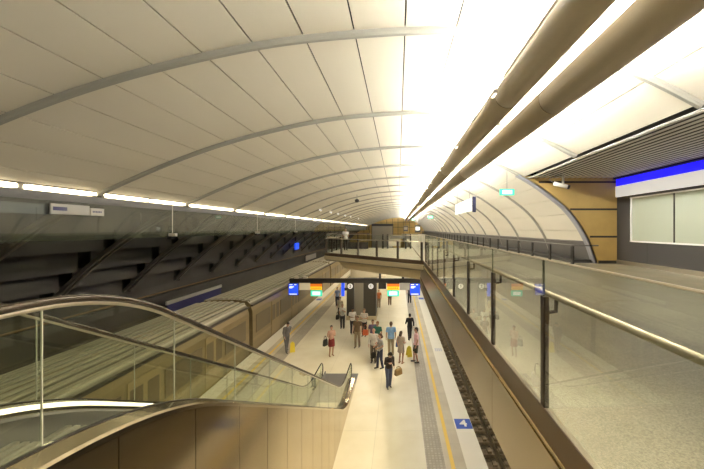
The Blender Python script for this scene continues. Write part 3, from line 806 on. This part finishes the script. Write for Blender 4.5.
# steps
st_ = MB().box(-.475, .475, -.2, .2, -.30, -.02)
for i in range(12): st_.box(-.47 + i * .079, -.47 + i * .079 + .045, -.2, .2, -.02, 0)
s0 = obj('step', st_, 'step', es); 
s1 = obj('step_edge', MB().box(-.475, .475, -.2, -.17, -.01, .004), mat('step_yellow', (.5, .36, .08), .5), s0)
sy = 2.3; first = True
while sy < 11.9:
    if not first:
        o = s0.copy(); C.objects.link(o); o.parent = es; c = s1.copy(); C.objects.link(c); c.parent = o
    else: o = s0
    first = False
    o.location = (0, sy - 13.5, nose_z(sy)); sy += .4
for nm, a, b, z in (('landing_plate', YA, 2.08, F), ('landing_plate', 12.1, 14.5, .012)):
    wobj(nm, MB().box(XC - .74, XC + .74, a, b, z - .05, z), 'plinth', es)
# upper landing the escalator leaves from
struct('floor_landing', MB().box(-3.29, 1.26, Y0, -1.62, F - .4, F), 'granite')
struct('floor_landing_left', MB().box(-9.5, -3.35, Y0, .2, F - .4, F), 'granite')
struct('floor_landing_right', MB().box(-1.75, 1.26, -1.62, .3, F - .4, F), 'granite')

# ------------------------------------------------------------------ platform column, gantry and signs
GY = 22.0
def gx_(px): return (px - 398) * GY / 318
def gz_(py): return E - (py - 229) * GY / 318
cl_ = thing('column_cladding', 'dark clad double column with round number plates in the middle of the platform', 'column', (-2.66, 23.6, 0))
obj('wing', MB().bbox(-1.06, -.52, -.6, .9, .3, 3.02, .03), 'column', cl_); obj('wing', MB().bbox(.16, 1.06, -.6, .9, .3, 3.02, .03), 'column', cl_)
obj('recess', MB().bbox(-.52, .16, -.42, .85, .3, 3.02, .01), 'column_mid', cl_)
obj('plinth', MB().bbox(-1.09, 1.09, -.63, .93, 0, .3, .02), 'concrete', cl_)
for x, s in ((-.80, '2'), (.70, '1')):
    d = obj('number_disc', MB().tube([(x, -.615, 2.46), (x, -.60, 2.46)], .19, 24), 'disc', cl_)
    obj('numeral', text_mb(s, .3, (x, -.62, 2.46), (1, 0, 0), (0, 0, 1), .006), 'dark', d)
gt = thing('sign_gantry', 'dark horizontal sign beam across the platform before the column', 'beam', (-3, GY + .12, gz_(284)))
wobj('beam', MB().bbox(gx_(289.3), gx_(420), GY, GY + .22, gz_(283), gz_(278.6), .01), 'dark', gt)
for px in (380, 403): wobj('drop_post', MB().bbox(gx_(px) - .08, gx_(px) + .08, GY + .02, GY + .2, gz_(279), E - 2.5, .01), 'dark', gt)
for px in (296, 305): 
    wobj('beacon', MB().bbox(gx_(px) - .14, gx_(px) + .14, GY, GY + .2, gz_(278.7), gz_(276.5), .03), 'cam_white', gt)
for x0, x1, lab, rows_ in ((288.6, 298.6, 'lit blue information screen at the left end of the sign beam', 0), (410, 420, 'lit blue information screen at the right end of the sign beam', 1)):
    xm = (gx_(x0) + gx_(x1)) / 2; w = abs(gx_(x1) - gx_(x0))
    t = thing('information_screen', lab, 'screen', (xm, GY, gz_(295.3)), 0, 'blue screens on the sign beam')
    hh = gz_(283.2) - gz_(295.3)
    obj('case', MB().bbox(-w / 2, w / 2, -.04, .16, 0, hh, .01), 'dark', t)
    obj('screen', MB().box(-w / 2 + .02, w / 2 - .02, -.046, -.04, .03, hh - .03), 'screen_blue', t)
    mb = MB()
    for zf, a, b in ((.86, -.4, -.1), (.86, .1, .3), (.68, -.4, .05), (.60, -.4, -.1), (.08, -.4, .35)): mb.box(w * a, w * b, -.05, -.046, hh * zf, hh * (zf + .06))
    obj('lettering', mb, 'lit', t)
for x0, x1, side in ((310.3, 322.3, 'left'), (387, 399.4, 'right')):
    xm = (gx_(x0) + gx_(x1)) / 2; w = abs(gx_(x1) - gx_(x0))
    t = thing('departure_indicator', f'orange and yellow lit departure board on the {side} half of the sign beam', 'sign', (xm, GY, gz_(290)), 0, 'departure boards on the sign beam')
    hh = gz_(283) - gz_(290)
    obj('case', MB().bbox(-w / 2, w / 2, -.03, .16, 0, hh, .01), 'dark', t)
    obj('orange_row', MB().box(-w / 2 + .01, w / 2 - .01, -.036, -.03, hh * .5, hh * .9), 'screen_orange', t)
    obj('yellow_row', MB().box(-w / 2 + .01, w / 2 - .01, -.036, -.03, .02, hh * .5), 'screen_yellow', t)
    mb = MB().box(-w * .4, w * .4, -.038, -.036, hh * .2, hh * .24)
    for i in range(5): mb.box(-w * .4 + i * w * .17, -w * .4 + i * w * .17 + w * .1, -.039, -.036, hh * .24, hh * .36)
    obj('lettering', mb, 'screen_orange', t)
    t = exit_sign(xm, GY + .06, gz_(296.3), w * .95, gz_(290.6) - gz_(296.3), f'lit green exit sign under the {side} departure board')
    x2, x3 = ((299.3, 310), (399.8, 409.5))[side == 'right']
    tag(obj('direction_panel', MB().bbox(gx_(x2), gx_(x3), GY - .02, GY + .1, gz_(290), gz_(283), .008), 'sign_beige' if side == 'left' else 'sign_white'),
        'beige blank direction panel beside the left departure board' if side == 'left' else 'pale grey direction panel beside the right departure board', 'sign', 'direction panels on the sign beam')
tag(obj('speaker_box', MB().bbox(gx_(378.3), gx_(386), GY, GY + .3, gz_(289), gz_(283), .01), 'dark'), 'black box under the beam left of the right departure board', 'box')
bsn = thing('side_screen', 'blue screen mounted on the left side of the dark column', 'screen', (-3.98, 23.0, 1.75))
obj('screen', MB().bbox(-.11, .11, -.05, .05, 0, 1.0, .01), 'screen_blue', bsn); obj('bracket', MB().box(.1, .27, -.03, .03, .4, .6), 'dark', bsn)
# light fittings under the bridge and beyond
for i, (x, y) in enumerate(((-1.3, 24.6), (.3, 22.5), (-.2, 26.5), (-2.8, 27.0))):
    t = thing('soffit_light', ['bright ceiling light under the bridge behind the column', 'bright ceiling light under the bridge right of the column', 'bright ceiling light under the rear of the bridge', 'bright ceiling light under the bridge left rear corner'][i], 'light', (x, y, E - 2.66), 0, 'lights under the bridge')
    obj('diffuser', MB().bbox(-.3, .3, -.1, .1, 0, .05, .01), 'downlight', t); obj('housing', MB().bbox(-.34, .34, -.14, .14, .05, .1, .01), 'dark', t)

tray, lens = MB(), MB()  # more unseen battens, added below the bridge to lift the platform brightness
for x, y in ((.1, 18.9), (-1.5, 20.5), (-2.6, 21.9), (-.6, 23.0)):
    tray.box(x - .5, x + .5, y - .12, y + .12, E - 2.62, E - 2.565); lens.box(x - .48, x + .48, y - .1, y + .1, E - 2.63, E - 2.622)
struct('trim_112', tray, 'cam_white'); struct('trim_113', lens, 'downlight')
# ------------------------------------------------------------------ people
def remesh(mb, vox, smooth_it=4, fac=.5):
    me = mesh('tmp', mb, None); o = bpy.data.objects.new('tmp', me); C.objects.link(o)
    r = o.modifiers.new('r', 'REMESH'); r.mode = 'VOXEL'; r.voxel_size = vox
    s = o.modifiers.new('s', 'SMOOTH'); s.iterations = smooth_it; s.factor = fac
    dg = bpy.context.evaluated_depsgraph_get(); out = bpy.data.meshes.new_from_object(o.evaluated_get(dg))
    bpy.data.objects.remove(o); bpy.data.meshes.remove(me)
    for p in out.polygons: p.use_smooth = True
    return out

SKIN = {}
def cmat(col, rough=.75):
    k = (tuple(col), rough)
    if k not in SKIN: SKIN[k] = mat('cloth_%d' % len(SKIN), col, rough, noise=(9, .12, (1, 1, 1)))
    return SKIN[k]
def cap(mb, a, b, ra, rb, tf=None, flat=False, n=12):
    a, b = Vector(a), Vector(b)
    if tf: a, b = tf(a), tf(b)
    mb.tube([a, b], [ra, rb], n)
    if not flat:
        mb.ell(a, (ra,) * 3, 12, 8); mb.ell(b, (rb,) * 3, 12, 8)
ARMS = {   # elbow, wrist for the right side (x>0), upper-body frame, front is +y
    'down': ((.235, -.03, 1.155), (.245, .05, .915)),
    'bend': ((.235, -.04, 1.16), (.20, .19, 1.10)),
    'fold': ((.235, .02, 1.17), (.04, .19, 1.16)),
    'chest': ((.22, .02, 1.15), (.08, .21, 1.30)),
    'phone': ((.23, .05, 1.2), (.10, .22, 1.46)),
    'out': ((.25, .10, 1.22), (.27, .33, 1.16)),
    'swingf': ((.23, .08, 1.17), (.22, .26, 1.02)),
    'swingb': ((.23, -.14, 1.18), (.23, -.16, .94)),
}
def person(label, x, y, H, yaw, top, legs, shoes=(.03, .025, .02), hair=(.02, .015, .012), skin=(.55, .33, .22), arms=('down', 'down'), lean=0., nod=0.,
           stance=((.09, 0), (.09, 0)), bottom='trousers', sleeves='short', hairlen=0, female=False, topname='shirt', dress=None, z=0., bald=False, vox=.010, waist=None):
    k = H / 1.75
    t = thing('person', label, 'person', (x, y, z), yaw, 'people at the station')
    hipz = .93
    ca, sa = math.cos(-lean), math.sin(-lean)
    def U(p):
        p = Vector(p); dy, dz = p.y, p.z - hipz
        return Vector((p.x, dy * ca - dz * sa, hipz + dy * sa + dz * ca))
    cn, sn = math.cos(-nod), math.sin(-nod)
    def Hd(p):
        p = Vector(p); dy, dz = p.y, p.z - 1.52
        return U((p.x, dy * cn - dz * sn, 1.52 + dy * sn + dz * cn))
    sw = .165 if female else .185
    armsd = []
    for sg, a in ((1, arms[0]), (-1, arms[1])):
        e, w = ARMS[a]; f = sw / .185
        armsd.append((sg, Vector((sg * sw, 0, 1.415)), Vector((sg * (e[0] - .185 + sw), e[1], e[2])), Vector((sg * w[0] * f, w[1], w[2]))))
    legd = []
    for sg, (dx, dy) in ((1, stance[0]), (-1, stance[1])):
        hip = Vector((sg * .092, 0, .91)); ank = Vector((sg * dx, dy, .085 + max(0, -dy - .12) * .25))
        L1, L2 = .43, .405; d = ank - hip; L = min(d.length, L1 + L2 - .002)
        aa = (L1 * L1 - L2 * L2 + L * L) / (2 * L); hh = math.sqrt(max(L1 * L1 - aa * aa, 1e-6))
        dn = d.normalized(); fwd = Vector((0, 1, 0)); fwd = (fwd - dn * fwd.dot(dn)).normalized()
        legd.append((sg, hip, hip + dn * aa + fwd * hh, ank))
    b = MB()
    # torso
    b.ell((0, -.005, .96), (.158, .115, .12)); b.ell((0, 0, 1.10), (.128 if female else .138, .095, .14)); b.ell((0, 0, 1.28), (.145 if female else .165, .108, .17), tf=U)
    b.ell((0, 0, 1.10), (.13, .095, .14), tf=U)
    cap(b, (-sw + .02, 0, 1.415), (sw - .02, 0, 1.415), .058, .058, U)
    cap(b, (0, -.012, 1.42), (0, .006, 1.56), .056, .05, U)
    # head, nose, ears, chin
    b.ell((0, .012, 1.645), (.074, .092, .108), 18, 12, Hd); b.ell((0, .045, 1.585), (.052, .05, .045), tf=Hd)
    cap(b, (0, .095, 1.655), (0, .118, 1.625), .010, .016, Hd)
    for s in (1, -1): b.ell((s * .076, .0, 1.64), (.012, .022, .032), 8, 6, Hd)
    for sg, sh_, el, wr in armsd:
        cap(b, sh_, el, .050, .040, U); cap(b, el, wr, .041, .027, U)
        d = (wr - el).normalized(); fw = Vector((0, 1, 0)) if abs(d.y) < .8 else Vector((0, 0, 1))
        th = (fw - d * fw.dot(d)).normalized(); nn = d.cross(th)
        inward = Vector((-sg, 0, 0)) if abs(d.x) < .8 else Vector((0, -1, 0))
        if nn.dot(inward) < 0: nn = -nn
        for j in range(4): cap(b, wr + th * (.024 - j * .016) * .5, wr + d * .085 + th * (.027 - j * .018), .014, .012, U, n=8)
        for j, ln in enumerate((.036, .042, .039, .030)):
            p0 = wr + d * .085 + th * (.030 - j * .020); p1 = p0 + d * ln + nn * .012; p2 = p1 + d * ln * .55 + nn * ln * .6
            cap(b, p0, p1, .0095, .0088, U, n=8); cap(b, p1, p2, .0088, .0075, U, n=8)
        p0 = wr + d * .025 + th * .02; p1 = p0 + d * .035 + th * .028; p2 = p1 + d * .032 + nn * .012
        cap(b, p0, p1, .012, .0105, U, n=8); cap(b, p1, p2, .0105, .0085, U, n=8)
    for sg, hip, kn, ank in legd:
        cap(b, hip, kn, .082, .054); cap(b, kn, ank, .052, .036); cap(b, kn + (ank - kn) * .25 + Vector((0, -.012, 0)), kn + (ank - kn) * .5, .052, .042)
        cap(b, ank + Vector((0, -.03, -.045)), ank + Vector((sg * .012, .14, -.058)), .036, .026)
    def put(nm, mb, m, vx, sm=4):
        me = remesh(mb, vx, sm); me.name = nm; me.materials.append(m)
        for v in me.vertices: v.co *= k
        o = bpy.data.objects.new(nm, me); C.objects.link(o); o.parent = t; return o
    put('body', b, cmat(skin, .55), .0085, 3)
    # legs clothing
    if bottom in ('trousers', 'shorts'):
        c = MB(); c.ell((0, -.005, .955), (.172, .128, .125)); c.ell((0, 0, 1.03), (.150, .112, .06))
        for sg, hip, kn, ank in legd:
            cap(c, hip, kn + (Vector((0, 0, 0)) if bottom == 'trousers' else (hip - kn) * .08), .096, .075 if bottom == 'trousers' else .088, flat=bottom == 'shorts')
            if bottom == 'trousers': c.ell(kn, (.072,) * 3); cap(c, kn, ank + Vector((0, -.005, -.035)), .072, .062, flat=True)
        put(bottom, c, cmat(legs), .012)
    elif bottom == 'skirt':
        c = MB(); rs = []
        for zz, rx, ry in ((1.06, .145, .11), (.98, .172, .13), (.85, .19, .155), (.56, .20, .18)):
            rs.append([(rx * math.cos(a * PI / 10), ry * math.sin(a * PI / 10), zz) for a in range(20)])
        c.rings(rs); put('skirt', c, cmat(legs), .012)
    # top
    c = MB(); rs = []
    hem = .90 if bottom != 'skirt' else 1.0
    prof = [(hem, .178, .135), (1.0, .168, .125), (1.1, .155, .115), (1.25, .17, .124), (1.36, .172, .118), (1.44, .12, .09), (1.47, .07, .07)]
    if dress: prof = [(dress, .215, .18), (.75, .20, .16), (.95, .18, .135), (1.1, .148, .112), (1.25, .163, .122), (1.36, .165, .112), (1.44, .11, .085), (1.47, .068, .066)]
    for zz, rx, ry in prof:
        if female: rx *= .95
        rs.append([(Vector((rx * math.cos(a * PI / 12), ry * math.sin(a * PI / 12), zz)) if zz < hipz else U((rx * math.cos(a * PI / 12), ry * math.sin(a * PI / 12), zz))) for a in range(24)])
    c.rings(rs)
    cap(c, (-sw + .02, 0, 1.415), (sw - .02, 0, 1.415), .066, .066, U)
    for sg, sh_, el, wr in armsd:
        if sleeves == 'long':
            cap(c, sh_, el, .064, .054, U); cap(c, el, wr + (el - wr) * .05, .054, .042, U, flat=True)
        elif sleeves == 'short':
            cap(c, sh_, sh_ + (el - sh_) * .72, .066, .062, U, flat=True); c.ell(U(sh_), (.066,) * 3)
    put(topname if not dress else 'dress', c, cmat(top), .012)
    # shoes, hair, face
    for sg, hip, kn, ank in legd:
        c = MB(); cap(c, ank + Vector((0, -.035, -.045)), ank + Vector((sg * .013, .145, -.055)), .044, .034)
        c.v = [(v[0], v[1], max(v[2], ank.z - .085)) for v in c.v]
        put('shoe', c, cmat(shoes, .45), .010, 2)
    c = MB()
    if not bald:
        c.ell((0, -.012, 1.675), (.083, .095, .098), 18, 12, Hd); c.ell((0, -.04, 1.63), (.078, .066, .09), tf=Hd)
        c.ell((0, .05, 1.725), (.06, .045, .03), tf=Hd)
        if hairlen: cap(c, (0, -.055, 1.62), (0, -.075, 1.62 - hairlen), .078, .085, Hd)
    else:
        c.ell((0, -.045, 1.63), (.080, .062, .075), tf=Hd)
        for s in (1, -1): c.ell((s * .066, -.01, 1.66), (.018, .05, .04), tf=Hd)
    put('hair', c, cmat(hair, .6), .010, 2)
    for s in (1, -1):
        c = MB(); c.ell((s * .030, .097, 1.655), (.011, .007, .007), 8, 6, Hd); c.v = [tuple(Vector(v) * k) for v in c.v]
        obj('eye', c, M['dark'], t)
    c = MB(); c.ell((0, .101, 1.592), (.024, .007, .006), 8, 6, Hd); c.v = [tuple(Vector(v) * k) for v in c.v]
    obj('mouth', c, cmat((.35, .12, .09), .5), t)
    return t

def W(px, py):  # a platform floor point under a pixel
    y = 318 * E / (py - 229); return (px - 398) * y / 318, y
R = math.radians
WHT, BLK, NAVY = (.78, .76, .72), (.022, .02, .022), (.03, .035, .07)
HB, HBR = (.018, .013, .01), (.12, .07, .035)
def P(px, py, *a, **kw):
    x, y = W(px, py); return person(a[0], x, y, *a[1:], **kw)
def bag(label, x, y, z, w, d, h, col, yaw=0, strap=.25, kind='handbag'):
    t = thing(kind, label, 'bag', (x, y, z), yaw)
    mb = MB(); mb.rings([[(sx_ * w / 2 * f, sy_ * d / 2 * f2, zz) for sx_, sy_ in ((-1, -1), (1, -1), (1, 1), (-1, 1))] for zz, f, f2 in ((0, .9, .9), (h * .1, 1, 1), (h * .8, .95, .8), (h, .82, .4))])
    o = obj('body', mb, cmat(col, .6), t); m = o.modifiers.new('b', 'BEVEL'); m.width = .012; m.segments = 2
    for yy in (-d * .18, d * .18):
        obj('handle', MB().tube([(w * .32 * math.cos(PI * i / 10), yy, h * .92 + strap * math.sin(PI * i / 10)) for i in range(11)], .009, 6), cmat([c * .7 for c in col], .6), t)
    return t
BKL = PI       # facing the camera (front is +y, so turn round)
p = P(331.5, 355.5, 'woman in pink top and red skirt standing alone on the left of the platform', 1.56, R(-150), (.55, .34, .26), (.20, .02, .02), shoes=(.35, .2, .12), hair=HB, arms=('bend', 'chest'), bottom='skirt', female=True, stance=((.13, .05), (.07, 0)))
bag('black shoulder bag hanging on the woman in the red skirt', p.location.x - .33, p.location.y + .02, .50, .28, .13, .34, (.03, .035, .03), 1.1, .2)
p = P(342.5, 328.3, 'person in striped white top with dark trousers beside the column left edge', 1.64, R(185), WHT, BLK, hair=(.45, .36, .22), arms=('bend', 'chest'), female=True)
bag('black bag on the hip of the person in the striped top', p.location.x - .33, p.location.y, .6, .26, .13, .3, (.025, .025, .02), 1.1, .22)
P(340, 318.5, 'black haired person in cream top behind the striped top person', 1.58, R(170), (.6, .52, .34), (.06, .05, .04), hair=HB)
P(337.3, 306, 'distant person in pale blue top by the blue side screen', 1.6, R(175), (.30, .38, .62), NAVY, hair=HBR)
P(352.5, 333.6, 'man in white t-shirt and black trousers, left one before the column', 1.62, R(-160), WHT, BLK, arms=('fold', 'down'), nod=.2, skin=(.3, .17, .1))
P(364.3, 336, 'man in white shirt with folded hands, right one before the column', 1.68, R(165), (.68, .62, .56), (.03, .025, .022), hair=(.25, .13, .06), arms=('fold', 'fold'), nod=.15)
P(357.5, 347, 'person in brown top and khaki trousers in front of the two white shirts', 1.72, R(170), (.17, .11, .06), (.30, .235, .14), hair=HBR, stance=((.09, .08), (.09, -.08)))
P(373.7, 362.2, 'grey bald man in white shirt with a dark strap and grey trousers', 1.68, R(172), (.72, .68, .64), (.15, .12, .09), hair=(.5, .45, .4), bald=True, skin=(.62, .33, .24), sleeves='long', arms=('down', 'bend'))
p = P(380.2, 368.2, 'woman in grey top and navy trousers beside the bald man', 1.64, R(120), (.40, .38, .36), NAVY, hair=(.11, .05, .03), arms=('bend', 'bend'), female=True, stance=((.08, .12), (.09, -.1)), hairlen=.04)
bag('black handbag held by the woman in the grey top', p.location.x - .33, p.location.y + .04, .47, .26, .13, .28, (.03, .025, .02), .8)
p = P(391, 355.5, 'man in light blue shirt and khaki trousers seen from behind', 1.76, R(5), (.22, .40, .66), (.40, .32, .19), hair=(.11, .06, .03))
bag('blue bag in the right hand of the man in the blue shirt', p.location.x + .33, p.location.y + .04, .47, .28, .12, .26, (.07, .10, .26), 1.3, .2)
p = P(388.7, 387.5, 'dark haired woman in black jacket and jeans bowing her head', 1.60, R(-160), (.035, .024, .02), (.06, .075, .13), hair=HB, arms=('chest', 'bend'), lean=.28, nod=.5, sleeves='long', female=True, hairlen=.12, topname='jacket', stance=((.08, .05), (.08, -.08)))
bag('tan handbag held out by the woman in the black jacket', p.location.x + .40, p.location.y - .2, .62, .34, .14, .26, (.38, .24, .09), .7, .10)
p = P(377.5, 352.6, 'person in green top behind the bald man', 1.66, R(160), (.03, .17, .12), (.08, .06, .05), hair=(.33, .14, .05))
p = P(372.8, 349, 'person in purple blue top at the left of the green top person', 1.6, R(185), (.16, .12, .22), (.09, .07, .06), hair=HBR)
bag('red orange bag beside the person in the purple top', p.location.x - .40, p.location.y - .10, .80, .30, .15, .3, (.62, .13, .05), 0, .3)
p = P(401, 363.3, 'woman in short beige dress with bare legs', 1.58, R(-30), (.42, .335, .26), None, shoes=(.4, .24, .14), hair=(.07, .04, .02), arms=('bend', 'down'), female=True, bottom='none', dress=.62, hairlen=.06)
P(416.3, 362.2, 'man in pink shirt and dark shorts near the yellow line', 1.72, R(95), (.82, .52, .56), (.055, .05, .03), skin=(.5, .28, .18), bottom='shorts', stance=((.1, .1), (.1, -.06)))
P(409.8, 339.6, 'person all in black walking near the tactile paving', 1.55, R(10), BLK, BLK, stance=((.09, .2), (.09, -.18)), arms=('swingb', 'swingf'), sleeves='long')
P(389.8, 305, 'distant person with brown clothes under the right exit sign', 1.6, R(180), (.2, .1, .05), (.16, .07, .03), hair=HBR)
P(409.5, 303, 'distant person in dark trousers by the right blue screen', 1.65, R(180), (.10, .09, .10), BLK)
P(378.8, 307.5, 'distant person in orange top right of the column', 1.5, R(180), (.75, .22, .07), (.3, .2, .12), hair=(.5, .2, .08))
P(286.5, 351.5, 'stooping person in grey striding along the left platform edge', 1.66, R(-140), (.13, .12, .12), (.10, .095, .09), lean=.3, nod=.2, stance=((.09, .25), (.09, -.22)), arms=('swingf', 'swingb'), sleeves='long')
person('man in white shirt and dark trousers standing on the bridge', -4.05, 24.6, 1.72, R(200), (.62, .62, .66), (.025, .022, .02), z=F, hair=(.2, .1, .05), arms=('bend', 'bend'))
# yellow caution signs on the platform
def aframe(px, py, lab):
    x, y = W(px, py); t = thing('caution_sign', lab, 'sign', (x, y, 0), .3, 'yellow caution signs on the platform')
    for s in (1, -1):
        obj('leaf', MB().rings([[(-.13, s * .13, 0), (.13, s * .13, 0), (.13, s * .15, 0), (-.13, s * .15, 0)], [(-.11, s * .0, .46), (.11, s * .0, .46), (.11, s * .02, .46), (-.11, s * .02, .46)]]), M['yellow_sign'], t)
    obj('grip', MB().bbox(-.06, .06, -.03, .03, .45, .52, .01), M['yellow_sign'], t)
M['yellow_sign'] = mat('yellow_sign', (.78, .62, .05), .5)
aframe(409, 356, 'yellow folding caution sign beside the woman in the beige dress'); aframe(292.5, 351.5, 'yellow folding caution sign beside the stooping person')

# ------------------------------------------------------------------ world and view
w = bpy.data.worlds.new('world'); SC.world = w; w.use_nodes = True
w.node_tree.nodes['Background'].inputs[0].default_value = (0, 0, 0, 1)
SC.view_settings.view_transform = 'Standard'; SC.view_settings.look = 'None'
SC.view_settings.exposure = 0; SC.view_settings.gamma = 1
SC.cycles.max_bounces = 14; SC.cycles.diffuse_bounces = 6; SC.cycles.transparent_max_bounces = 24
